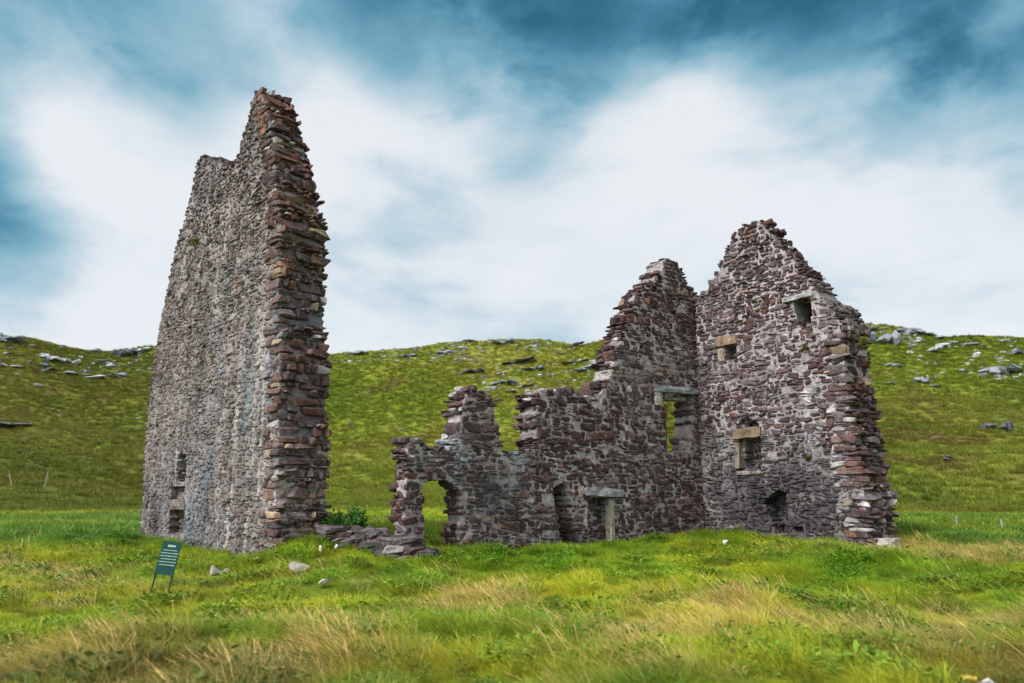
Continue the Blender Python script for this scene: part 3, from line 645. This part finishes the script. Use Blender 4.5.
GREY = (.21, .24, .28); PALE = (.36, .39, .42); DARKR = (.085, .09, .10); BROWN = (.13, .10, .075)
OUTC = [  # px, py, width px, height px, colour, tilt, label
 (8, 339, 22, 7, GREY, 0, 'grey outcrop on the skyline at the left edge of the picture'),
 (47, 357, 13, 5, PALE, 0, 'pale blue-grey slab, left one of the neighbouring pair high on the left hill'),
 (62, 359, 14, 6, PALE, 0, 'pale blue-grey slab, right one of the neighbouring pair high on the left hill'),
 (77, 361, 7, 5, PALE, 0, 'small pale rock just right of the pair of slabs on the left hill'),
 (2, 366, 8, 4, PALE, 0, 'pale rock cut by the left picture edge below the skyline'),
 (19, 367, 8, 3, PALE, 0, 'small pale rock lone between left edge and the flat strip of rock'),
 (47, 367, 16, 2.5, GREY, 0, 'flat thin grey strip of rock under the pair of slabs'),
 (69, 373, 10, 3, PALE, 0, 'pale rock at the left start of the lower rock line on the left hill'),
 (84, 375, 8, 3, PALE, 0, 'small pale rock midway along the lower rock line on the left hill'),
 (96, 377, 11, 4, PALE, 0, 'pale rock at the right end of the lower rock line on the left hill'),
 (100, 362, 10, 4, GREY, 0, 'grey rock right of the pair of slabs, below the dip in the skyline'),
 (113, 364, 7, 4, GREY, 0, 'small grey rock close to the lone gable, level with the slabs'),
 (120, 374, 14, 4, GREY, 0, 'grey rock low beside the lone gable on the left hill'),
 (126, 351, 24, 7, GREY, 0, 'broad grey outcrop on the skyline next to the lone gable'),
 (143, 349, 13, 6, PALE, 0, 'pale outcrop on the skyline touching the lone gable'),
 (96, 350, 7, 4, GREY, 0, 'small grey knob in the dip of the left skyline'),
 (361, 352, 16, 3, GREY, 0, 'thin grey rock on the skyline just right of the lone gable'),
 (407, 355, 22, 4, GREY, -.1, 'flat grey rock left of the big slab on the middle hill'),
 (445, 352, 20, 5, GREY, -.12, 'large sloping grey slab on the middle hill, left of the crest'),
 (462, 347, 11, 5, PALE, -.1, 'pale block at the upper end of the sloping slab on the middle hill'),
 (467, 340, 12, 3, GREY, 0, 'small grey crest rock left of the long crest rocks'),
 (503, 341, 24, 4, GREY, 0, 'long grey crest rocks at the top of the middle hill'),
 (470, 371, 32, 4, DARKR, -.14, 'dark long rock band, lower left piece, above the broken pillar'),
 (516, 361, 46, 5, DARKR, -.22, 'dark long rock band, upper right piece, on the middle hill'),
 (578, 343, 15, 5, DARKR, -.3, 'dark wedge of rock on the skyline left of the house ruin'),
 (557, 352, 11, 3, GREY, -.1, 'small grey rock under the dip between the two crests'),
 (568, 362, 17, 4, GREY, -.3, 'sloping grey slab left of the peak of the rear wall, lower of two'),
 (583, 359, 14, 4, PALE, -.3, 'pale sloping slab nearest the peak of the rear wall'),
 (586, 368, 22, 4, GREY, -.3, 'long grey slab closest above the rear wall top'),
 (535, 368, 20, 3, GREY, -.1, 'faint grey rock under the right end of the dark band'),
 (501, 373, 15, 3, PALE, -.25, 'short pale streak of rock under the dark band'),
 (475, 378, 9, 2.5, PALE, -.1, 'small pale rock above the broken pillar of the rear wall'),
 (502, 382, 28, 4, GREY, -.25, 'long grey streak of rock right of the broken pillar'),
 (490, 387, 14, 3, PALE, -.15, 'pale rock behind the top of the broken pillar'),
 (525, 385, 22, 3, PALE, -.25, 'thin pale streak of rock left of the flat wall top'),
 (510, 391, 12, 2.5, PALE, -.25, 'short pale streak of rock in the gap beside the broken pillar'),
 (498, 399, 10, 4, DARKR, 0, 'dark stone lump right beside the broken pillar top'),
 (449, 402, 10, 3, DARKR, 0, 'dark stone lump left beside the broken pillar top'),
 (885, 337, 30, 12, GREY, 0, 'big rough grey outcrop just right of the gable end'),
 (862, 327, 22, 6, GREY, 0, 'grey outcrop on the skyline touching the gable slope'),
 (911, 330, 26, 7, GREY, .1, 'grey crest outcrop on the right skyline'),
 (934, 335, 12, 4, GREY, 0, 'low grey outcrop at the right end of the right crest'),
 (934, 349, 13, 4, PALE, -.2, 'pale rock, lowest of the row of three below the right crest'),
 (943, 345, 10, 5, PALE, -.2, 'pale rock, middle of the row of three below the right crest'),
 (952, 342, 11, 4, PALE, -.2, 'pale rock, highest of the row of three below the right crest'),
 (968, 344, 9, 4, GREY, 0, 'small grey rock right of the row of three'),
 (893, 365, 12, 4, GREY, 0, 'grey rock close right of the gable end, under the big outcrop'),
 (923, 381, 13, 6, GREY, 0, 'grey rock midway down the right hill'),
 (937, 386, 7, 3, DARKR, 0, 'small dark rock right below the grey rock midway down the right hill'),
 (889, 382, 9, 4, GREY, 0, 'small grey rock touching the gable end on the right hill'),
 (961, 369, 7, 4, GREY, 0, 'small grey rock alone left of the broad slab on the right hill'),
 (986, 370, 10, 4, GREY, 0, 'grey rock directly left of the broad slab on the right hill'),
 (1006, 369, 28, 9, GREY, -.1, 'broad grey slab near the right picture edge'),
 (1021, 352, 12, 7, GREY, 0, 'grey rock cut by the right picture edge, high up'),
 (990, 427, 14, 6, DARKR, 0, 'dark rock, left of the low pair at the right picture edge'),
 (1008, 426, 13, 9, DARKR, 0, 'dark rock, right of the low pair at the right picture edge'),
 (948, 457, 12, 6, DARKR, 0, 'dark boulder low on the right hill, alone'),
 (935, 437, 10, 4, BROWN, 0, 'brownish rock above the lone dark boulder on the right hill'),
 (8, 426, 20, 5, DARKR, 0, 'dark peat bank at the left picture edge halfway up the hill'),  # peat hag, shaped like the rock outcrops
]
for k, (px, py, wp, hp, c, tilt, lab) in enumerate(OUTC):
    p = hit(px, py+hp*.5); q = 0
    while p is None: q += 1; p = hit(px, py+hp*.4+q)
    rg = np.random.default_rng(k+100); r_ = math.hypot(p[0], p[1]); s = r_/F*1.02
    W2 = wp*s/2; H2 = hp*s*.62; az = math.atan2(p[0], p[1]); parts = []
    n = max(1, int(round(wp/8)))
    for i in range(n):
        f = (i+.5)/n*2-1 if n > 1 else 0
        o_ = f*W2*.8; dz = -math.tan(tilt)*o_
        x = p[0]+math.cos(az)*o_; y = p[1]-math.sin(az)*o_+rg.uniform(-.6, .6)
        yy = hz(x, y) if not tilt else p[2]+dz
        # sit in the slope
        parts.append(((x, y, yy+H2*.45+rg.uniform(-.1, .2)*H2), (W2/n*rg.uniform(1.3, 1.9)*1.1, min(W2, 3)*rg.uniform(.5, .9)+.4, H2*rg.uniform(.6, 1.1)), -az+rg.uniform(-.25, .25), rg.uniform(-.15, .15)+tilt*.8))
    o = rock_mesh('rock_outcrop', parts, c, k+50)
    tag(o, lab, 'rock', 'rock outcrops on the hillsides')
LOOSE = [ # px, py(centre), width px, height ratio, colour, label
 (299, 573, 27, .42, (.40, .38, .33), 'large flat grey boulder in the grass below the lone gable'),
 (214, 577, 14, .5, (.30, .28, .28), 'left half of the split grey stone in the grass right of the sign'),
 (224, 578, 10, .6, (.24, .20, .20), 'right half of the split grey stone in the grass right of the sign'),
 (257, 565, 8, .5, (.5, .48, .45), 'small pale stone in the grass under the lone gable'),
 (320, 554, 6, .8, (.75, .72, .72), 'small white stone left of the low wall, nearest the broken edge'),
 (336, 552, 6, .6, (.62, .58, .58), 'small pinkish stone left end in front of the low wall'),
 (323, 588, 11, .45, (.6, .58, .52), 'pale flat stone right below the large flat boulder'),
 (465, 551, 10, .55, (.66, .62, .6), 'white stone in the grass below the doorway'),
 (589, 546, 9, .55, (.72, .68, .66), 'white stone in the grass below the low fireplace'),
 (725, 546, 7, .5, (.6, .58, .55), 'small pale stone at the foot of the gable wall'),
 (268, 551, 9, .6, (.4, .37, .36), 'grey stone at the foot of the lone gable corner'),
 (370, 531, 7, .6, (.12, .09, .09), 'small dark stone on top of the low wall'),
 (966, 684, 19, .6, (.50, .38, .06), 'yellow lichened boulder at the bottom right picture edge'),
 (987, 686, 15, .5, (.46, .48, .50), 'white boulder at the bottom right picture edge'),
]
for k, (px, py, wp, hr, c, lab) in enumerate(LOOSE):
    p = hit(px, min(py+wp*hr*.3, 700)); s = math.hypot(p[0], p[1])/F; W2 = wp*s/2
    lift = .12 if k < 12 else .0
    if k == 11: p = np.array((-3.95, 19.0, .62)); lift = .0
    o = rock_mesh('stone', [((p[0], p[1], p[2]+W2*hr*.4+lift), (W2*1.05, W2*.9, W2*hr*1.5), k*.7, .1*math.sin(k*3))], c, 300+k, M_slab)
    tag(o, lab, 'stone', 'loose stones in the grass')
def scree():
    rg = np.random.default_rng(8); Vs, Fs, Cs = [], [], []; k = 0
    for (x0, x1, y0, y1, n) in ((335, 480, 343, 362, 150), (480, 575, 340, 352, 60), (90, 150, 350, 372, 40), (0, 90, 340, 375, 40), (480, 600, 362, 392, 110), (905, 1024, 338, 380, 70), (870, 1024, 380, 440, 14), (340, 560, 362, 430, 16), (10, 140, 380, 420, 8), (880, 925, 326, 345, 60)):
        for i in range(n):
            px, py = rg.uniform(x0, x1), rg.uniform(y0, y1); p = hit(px, py)
            if p is None: continue
            s_ = math.hypot(p[0], p[1])/F*rg.uniform(.5, 1.9)
            v = TV*(1+rg.uniform(-.3, .3, TV.shape))*np.array((s_*rg.uniform(.8, 1.8), s_*rg.uniform(.7, 1.3), s_*rg.uniform(.35, .8)))
            a = rg.uniform(0, 6); v = v@np.array([[math.cos(a), -math.sin(a), 0], [math.sin(a), math.cos(a), 0], [0, 0, 1]]).T+p
            Vs.append(v); Fs += [[q+k for q in f] for f in TF]; k += 24; Cs.append(np.tile(np.array(PALE if rg.random() < .5 else GREY)*rg.uniform(.7, 1.2), (24, 1)))
    tag(mesh_obj('scree', np.concatenate(Vs), Fs, M_rock, None, np.concatenate(Cs)), 'scattered small grey stones showing through the hillside grass', 'scree', None, 'stuff')
scree()
STONE_XY = [(*hit(px, min(py+3, 700))[:2], wp*.016) for px, py, wp, *_ in LOOSE]

# low remains of a wall between gable and doorway
P0 = hit(322, 548)[:2]; P1 = hit(445, 556)[:2]
def low_wall():
    rg = np.random.default_rng(77); C, Sz = [], []
    a = np.array((-5.0, 19.6)); b = np.array((-1.95, 18.55)); L = np.linalg.norm(b-a); d = (b-a)/L; nn = np.array((-d[1], d[0]))
    u = -.2
    while u < L-.35:
        k = u/L; H = (.46 if k < .72 else .34)*(1-.25*abs(math.sin(k*9)))*(1-.4*sstep(.85, 1.05, k)); z = hz(*(a+d*u))-.1; top = z+H
        zz = z
        while zz < top:
            h = rg.uniform(.09, .2); w_ = rg.uniform(.2, .5)
            for o_ in (-.28, 0, .28):
                q = a+d*(u+w_/2)+nn*(o_*(1-.3*(zz-z)/H)+rg.uniform(-.05, .05)); C.append((q[0], q[1], zz+h/2)); Sz.append((w_*1.2, .38, h*1.3))
            zz += h
        u += rg.uniform(.16, .3)
    C = np.array(C); Sz = np.array(Sz); n = len(C)
    v3, lv, ls = stones_mesh(np.zeros((n, 3)), Sz, rg.normal(0, .15, n), .2, rg)
    an = math.atan2(d[1], d[0]); ca, sa = math.cos(an), math.sin(an); X = v3[:, 0]*ca-v3[:, 1]*sa; Y = v3[:, 0]*sa+v3[:, 1]*ca
    v3 = np.stack([X, Y, v3[:, 2]], 1)+np.repeat(C, 24, axis=0)
    col = pick(n, (6, 6, 6, 2, 0, 40, 26, 2, 5), rg)*.8; o = mesh_obj('low_wall', v3, (lv, ls, None), M_stone, None, np.repeat(col, 24, axis=0))
    tag(o, 'low grassy stub of rubble wall between the lone gable and the doorway', 'wall')
low_wall()

# ------------------------------------------------------------------ sign
def box(V, Fs, c, s):
    k = len(V)
    for x in (-1, 1):
        for y in (-1, 1):
            for z in (-1, 1): V.append((c[0]+x*s[0]/2, c[1]+y*s[1]/2, c[2]+z*s[2]/2))
    Fs += [tuple(q+k for q in f) for f in ((0, 1, 3, 2), (4, 6, 7, 5), (0, 4, 5, 1), (2, 3, 7, 6), (0, 2, 6, 4), (1, 5, 7, 3))]
def sign():
    p = hit(157, 600); s = p[1]*1.03/F
    root = empty('notice_sign', (p[0], p[1], hz(p[0], p[1])))
    tag(root, 'small tilted dark green notice board with pale lettering on two thin legs', 'sign')
    M_g = plain('green_enamel', (.003, .055, .050), .4); M_t = plain('sign_lettering', (.50, .68, .62), .6); M_p = plain('green_post', (.012, .035, .03), .5, .3)
    Wd, Hb, Ht = 17*s, 30*s, 47*s+.10
    parts = []
    V, Fs = [], []; box(V, Fs, (0, 0, Ht-Hb/2), (Wd, .018, Hb)); parts.append(('board', V, Fs, M_g))
    for sx in (-1, 1):
        V, Fs = [], []; box(V, Fs, (sx*(Wd/2-.02), .022, Ht/2-.1), (.025, .022, Ht+.1)); parts.append(('leg', V, Fs, M_p))
    rg = np.random.default_rng(5)
    rows = [(.865, .075, .38)]+[(.735-.088*i, .026, wd) for i, wd in enumerate((.74, .92, .92, .78, .88, .80))]
    for f, hh, wd in rows:             # rows of small letter-like marks: title and six lines
        V, Fs = [], []; z = Ht-Hb+Hb*f; x = -Wd*wd/2; lw = hh*Hb*.62
        while x < Wd*wd/2:
            box(V, Fs, (x+lw/2, -.0105, z), (lw*.72, .003, hh*Hb*rg.uniform(.6, 1)))
            x += lw*1.05
        parts.append(('text_line', V, Fs, M_t))
    M = Matrix.Rotation(R(6.5), 4, 'Y') @ Matrix.Rotation(R(-10), 4, 'X'); M = Matrix.Rotation(R(8), 4, 'Z') @ M
    for nm, V, Fs, m in parts:
        me = bpy.data.meshes.new(nm); me.from_pydata(V, [], Fs); me.materials.append(m); me.transform(M); me.update()
        o = bpy.data.objects.new(nm, me); COL.objects.link(o); o.parent = root
sign()

# ------------------------------------------------------------------ leafy plants
def leaves(name, centre, rad, n, size, cols, seed, squash=1., stems=True, mat=None):
    rg = np.random.default_rng(seed); V, Fs, Cc = [], [], []
    root = np.array(centre, float)
    nc = max(4, n//38); cl = rg.normal(0, .36, (nc, 3)).clip(-.7, .7)*np.array((rad, rad, rad*squash)); cl[0] *= .2; cl[:, 2] = np.abs(cl[:, 2]+rad*squash*.7)
    for i in range(n):
        c = cl[rg.integers(nc)]+rg.normal(0, .17, 3)*rad
        d = rg.normal(size=3); d[2] = abs(d[2])*.7; d /= np.linalg.norm(d); e = np.cross(d, rg.normal(size=3)); e /= np.linalg.norm(e)
        L = size*rg.uniform(.6, 1.3); w_ = L*.33; k = len(V); P = root+c
        up = np.cross(d, e)*L*.12
        V += [P, P+d*L*.45+e*w_+up, P+d*L, P+d*L*.45-e*w_+up]; Fs.append((k, k+1, k+2, k+3)); cc = cols[rg.integers(len(cols))]; Cc += [np.array(cc)*rg.uniform(.7, 1.3)]*4
    if stems:
        for c in cl[:12]:
            k = len(V); q = root+c; e = np.array((.008, 0, 0)); V += [root-e-np.array((0, 0, .1)), root+e-np.array((0, 0, .1)), q+e*.5, q-e*.5]; Fs.append((k, k+1, k+2, k+3)); Cc += [np.array((.08, .06, .03))]*4
    return mesh_obj(name, np.array(V), Fs, mat or M_leaf, None, np.array(Cc))
DG = [(.03, .10, .018), (.05, .15, .025), (.07, .19, .03)]
for (x, y, rad, n, sd_, lab) in ((-4.98, 20.15, .42, 560, 1, 'dark green bush growing against the broken edge of the lone gable'), (-4.35, 20.0, .42, 600, 2, 'dark green round bush behind the low wall, the right one')):
    tag(leaves('shrub', (x, y, hz(x, y)+.2), rad, n, .11, DG, sd_), lab, 'shrub', 'shrubs behind the low wall')
for (W_, px, py, rad, n, cols, sd_, lab) in (
    (W_T, 197, 243, .26, 130, [(.16, .17, .02), (.10, .13, .02)], 3, 'yellow-green tuft growing high on the lone gable'),
    (W_H, 700, 313, .26, 150, [(.05, .08, .015), (.03, .05, .012)], 4, 'dark green tuft in the valley between the two wall peaks'),
    (W_H, 700, 306, .14, 50, [(.30, .28, .02)], 14, 'small yellow moss tuft above the dark tuft between the peaks'),
    (W_G, 806, 349, .17, 70, [(.13, .14, .02)], 5, 'small olive tuft under the tilted lintel of the gable'),
    (W_G, 808, 458, .22, 90, [(.12, .11, .02), (.08, .07, .02)], 6, 'brown-green tuft in the middle of the gable wall'),
    (W_G, 864, 344, .2, 90, [(.15, .18, .02)], 9, 'grassy tuft on the shoulder of the gable end'),
    (W_H, 673, 425, .0, 0, [(.2, .22, .02)], 7, ''),):
    if n == 0: continue
    u, v = W_.uv(px, py); P = W_.w((u, -.03, v))
    tag(leaves('wall_plant', P-np.array((0, 0, rad*.5)), rad, n, .11, cols, sd_, .9, False), lab, 'plant', 'plants rooted in the masonry')

# ------------------------------------------------------------------ fence posts
M_wood = plain('weathered_wood', (.34, .32, .29), .9)
for k, (px, py, hp, lean, lab) in enumerate(((12, 487, 9, .35, 'thin weathered fence post leaning left, lower left hillside'), (45, 487, 11, -.06, 'upright pale fence post, right one on the lower left hillside'),
        (958, 531, 8, 0, 'fence post beyond the gable end, the nearer left one'), (1003, 533, 7, 0, 'thin fence post near the right picture edge'))):
    p = hit(px, py); s = math.hypot(p[0], p[1])/F; H = hp*s+.2; V, Fs = [], []; rr = max(.045, s*.5)
    for i, z in enumerate((-.2, H*.5, H*1.)):
        for a in range(7): V.append((math.cos(a*math.tau/7)*rr*(1-.12*i)+(z*math.tan(-lean)), math.sin(a*math.tau/7)*rr*(1-.12*i), z))
    for i in range(2):
        for a in range(7): Fs.append((i*7+a, i*7+(a+1) % 7, i*7+7+(a+1) % 7, i*7+7+a))
    Fs.append(tuple(range(14, 21)))
    me = bpy.data.meshes.new('fence_post'); me.from_pydata(V, [], Fs); me.materials.append(M_wood); o = bpy.data.objects.new('fence_post', me); COL.objects.link(o); o.location = p
    tag(o, lab, 'post', 'old fence posts')

# ------------------------------------------------------------------ grass
def clump(kind, seed):
    """one tuft mesh of curved blades; vertex colour Col multiplies the species colour"""
    rg = np.random.default_rng(seed); V, Fs, Cc = [], [], []
    nb, H, Wd, rad, lean, droop = {'herb': (1, (.1, .2), .005, .1, .3, .5), 'short': (80, (.04, .12), .0045, .16, .35, .5), 'tall': (64, (.09, .22), .0034, .14, .5, .6), 'seed': (16, (.17, .31), .0011, .18, .85, .6), 'far': (34, (.10, .26), .016, .18, .35, .5)}[kind]
    for i in range(nb):
        a = rg.uniform(0, math.tau); r_ = rad*math.sqrt(rg.random()); x, y = r_*math.cos(a), r_*math.sin(a)
        h = rg.uniform(*H); w_ = Wd*rg.uniform(.7, 1.4)
        dr = np.array((-lean+rg.normal(0, .35), rg.normal(-.05, .35)))+.5*np.array((math.cos(a), math.sin(a)))*rg.random()
        sd_ = rg.uniform(0, math.tau); e = np.array((math.cos(sd_), math.sin(sd_), 0))*w_
        k = len(V); ns = 4; b = rg.uniform(.75, 1.25); hue = np.array((rg.uniform(.85, 1.25), 1, rg.uniform(.8, 1.1)))
        for j in range(ns+1):
            s = j/ns; off = dr*h*(s**1.7); z = h*(s-droop*.35*s*s*np.hypot(*dr))-.03
            P = np.array((x+off[0], y+off[1], z)); ww = (1-s)**.6 if kind != 'seed' else 1.
            c = b*hue*(1+.25*s)
            V += [P-e*max(ww, .08), P+e*max(ww, .08)]; Cc += [c, c]
            if j: q = k+2*j; Fs.append((q-2, q-1, q+1, q))
        if kind == 'seed':             # feathery head
            tip = V[-1]; dd = V[-1]-V[-3]; dd = dd/np.linalg.norm(dd)
            for j in range(7):
                P = tip-dd*h*.20*(j/6); o_ = rg.normal(size=3)*.007; k = len(V)
                V += [P-e, P+e*1.5, P+o_+dd*.025]; Fs.append((k, k+1, k+2)); Cc += [b*np.array((1.1, 1., .95))]*3
    if kind == 'herb':
        V, Fs, Cc = [], [], []
        for i in range(46):
            a = rg.uniform(0, math.tau); r_ = .15*math.sqrt(rg.random()); P = np.array((r_*math.cos(a), r_*math.sin(a), rg.uniform(.02, .17)*(1-r_*2.5)))
            d = np.array((math.cos(a)+rg.normal(0, .5), math.sin(a)+rg.normal(0, .5), rg.uniform(-.2, .8))); d /= np.linalg.norm(d); e = np.cross(d, (rg.normal(0, .3), rg.normal(0, .3), 1)); e /= np.linalg.norm(e)
            L = rg.uniform(.03, .075); w_ = L*rg.uniform(.22, .42); k = len(V); b = rg.uniform(.65, 1.25)
            V += [P, P+d*L*.5+e*w_, P+d*L, P+d*L*.5-e*w_]; Fs.append((k, k+1, k+2, k+3)); Cc += [b*np.array((.62, .85, .9))]*4
    me = bpy.data.meshes.new('grass_tuft_'+kind); me.from_pydata([tuple(map(float, v)) for v in V], [], Fs)
    at = me.color_attributes.new('Col', 'FLOAT_COLOR', 'POINT'); c4 = np.ones((len(V), 4), np.float32); c4[:, :3] = np.array(Cc); at.data.foreach_set('color', c4.ravel())
    me.materials.append(M_blade); me.update(); return me

def scatter(name, meshes, X, Y, scale, yaw, idx, col, label, sink=.0):
    Z = height(X, Y)-sink
    me = bpy.data.meshes.new(name); V = np.stack([X, Y, Z], 1).astype(np.float32)
    me.vertices.add(len(V)); me.vertices.foreach_set('co', V.ravel())
    def at(nm, ty, arr, key):
        a = me.attributes.new(nm, ty, 'POINT'); a.data.foreach_set(key, np.ascontiguousarray(arr).ravel())
    at('sc', 'FLOAT', scale.astype(np.float32), 'value'); at('yaw', 'FLOAT', yaw.astype(np.float32), 'value'); at('idx', 'INT', idx.astype(np.int32), 'value')
    c4 = np.ones((len(V), 4), np.float32); c4[:, :3] = col; at('col', 'FLOAT_COLOR', c4, 'color')
    o = bpy.data.objects.new(name, me); COL.objects.link(o)
    ng_ = bpy.data.node_groups.new(name+'_nodes', 'GeometryNodeTree')
    ng_.interface.new_socket('Geometry', in_out='INPUT', socket_type='NodeSocketGeometry'); ng_.interface.new_socket('Geometry', in_out='OUTPUT', socket_type='NodeSocketGeometry')
    N, L = ng_.nodes, ng_.links; gi = N.new('NodeGroupInput'); go = N.new('NodeGroupOutput')
    cnode = N.new('GeometryNodeCollectionInfo')
    c = bpy.data.collections.new(name+'_tufts')
    for i, m in enumerate(meshes): c.objects.link(bpy.data.objects.new('%s_tuft_%02d' % (name, i), m))
    cnode.inputs['Collection'].default_value = c; cnode.inputs['Separate Children'].default_value = True; cnode.inputs['Reset Children'].default_value = True
    ip = N.new('GeometryNodeInstanceOnPoints'); ip.inputs['Pick Instance'].default_value = True
    def named(nm, ty):
        a = N.new('GeometryNodeInputNamedAttribute'); a.data_type = ty; a.inputs[0].default_value = nm; return a.outputs[0]
    L.new(gi.outputs[0], ip.inputs['Points']); L.new(cnode.outputs[0], ip.inputs['Instance']); L.new(named('idx', 'INT'), ip.inputs['Instance Index'])
    cx = N.new('ShaderNodeCombineXYZ'); L.new(named('yaw', 'FLOAT'), cx.inputs[2]); 
    er = N.new('FunctionNodeEulerToRotation'); L.new(cx.outputs[0], er.inputs[0]); L.new(er.outputs[0], ip.inputs['Rotation'])
    L.new(named('sc', 'FLOAT'), ip.inputs['Scale']); L.new(ip.outputs[0], go.inputs[0])
    md = o.modifiers.new('scatter', 'NODES'); md.node_group = ng_
    tag(o, label, 'grass', None, 'stuff'); return o

def inframe(X, Y, m=70):
    px, py = proj(X, Y, height(X, Y)); return (px > -m) & (px < 1024+m) & (py < 683+m+60)
def ring(n, r0, r1, rg):
    r = np.sqrt(rg.uniform(r0*r0, r1*r1, n)); a = rg.uniform(-.80, .80, n); return r*np.sin(a), r*np.cos(a)
def footprint(X, Y, W_, T, m=.0):
    rel = np.stack([X, Y], 1)-W_.O[:2]; u = rel@W_.d[:2]; w_ = -(rel@W_.n[:2]); us = [p[0] for p in W_.out]
    return (u > min(us)+.1) & (u < max(us)-.05) & (w_ > .03) & (w_ < T)
rg = np.random.default_rng(99)
sm = [clump('short', i) for i in range(5)]; tm = [clump('tall', 20+i) for i in range(6)]; em = [clump('seed', 40+i) for i in range(5)]+[clump('herb', 80+i) for i in range(4)]; fm = [clump('far', 60+i) for i in range(6)]
def field(n, r0, r1):
    X, Y = ring(n, r0, r1, rg); k = inframe(X, Y); X, Y = X[k], Y[k]
    k = ~(footprint(X, Y, W_T, 1.5) | footprint(X, Y, W_G, 1.6) | footprint(X, Y, W_H, .9)); X, Y = X[k], Y[k]
    for sx, sy, sw in STONE_XY:
        k = ~((np.abs(X-sx) < .14+sw) & (Y < sy+.15) & (Y > sy-.55-sw)); X, Y = X[k], Y[k]
    return X, Y
for (nm, n, r0, r1, s0) in (('foreground_grass', 25000, 5.2, 14, 1.), ('middle_grass', 50000, 14, 30, 1.15)):
    X, Y = field(n, r0, r1); c, bl = veg(X, Y); m = len(X); u = rg.random(m)
    isseed = u < bl*.42; istall = (~isseed) & (rg.random(m) < .45+.3*fbm(X*.8, Y*.8, 2)*2)
    idx = np.where(isseed, rg.integers(11, 16, m), np.where(istall, rg.integers(5, 11, m), rg.integers(0, 5, m)))
    herb = (~isseed) & (rg.random(m) < .05+(.35*sstep(9, 13, np.hypot(X, Y))+.06)*sstep(.0, .5, fbm(X*1.3+90, Y*1.3+4, 3)*2)); idx = np.where(herb, rg.integers(16, 20, m), idx)
    col = np.where(isseed[:, None], G_BLOND*rg.uniform(.7, 1.2, (m, 1)), lerp(c, G_BLOND*.85, bl*.34)*rg.uniform(.8, 1.2, (m, 1)))
    hgt = np.clip(1+1.5*fbm(X*1.5+3, Y*1.5, 3)*2, .35, 2.)
    scatter(nm, sm+tm+em, X, Y, s0*hgt*rg.uniform(.75, 1.2, m), rg.normal(0, .5, m), idx, col, 'long wind-bent green and blond grass of the '+nm.split('_')[0])
X, Y = field(34000, 30, 62); c, bl = veg(X, Y); m = len(X)
scatter('far_grass', fm, X, Y, rg.uniform(1.2, 2.2, m), rg.normal(0, .6, m), rg.integers(0, 6, m), lerp(c, G_BLOND*.7, bl*.3)*rg.uniform(.75, 1.2, (m, 1)), 'rough green grass on the flat behind the ruins')
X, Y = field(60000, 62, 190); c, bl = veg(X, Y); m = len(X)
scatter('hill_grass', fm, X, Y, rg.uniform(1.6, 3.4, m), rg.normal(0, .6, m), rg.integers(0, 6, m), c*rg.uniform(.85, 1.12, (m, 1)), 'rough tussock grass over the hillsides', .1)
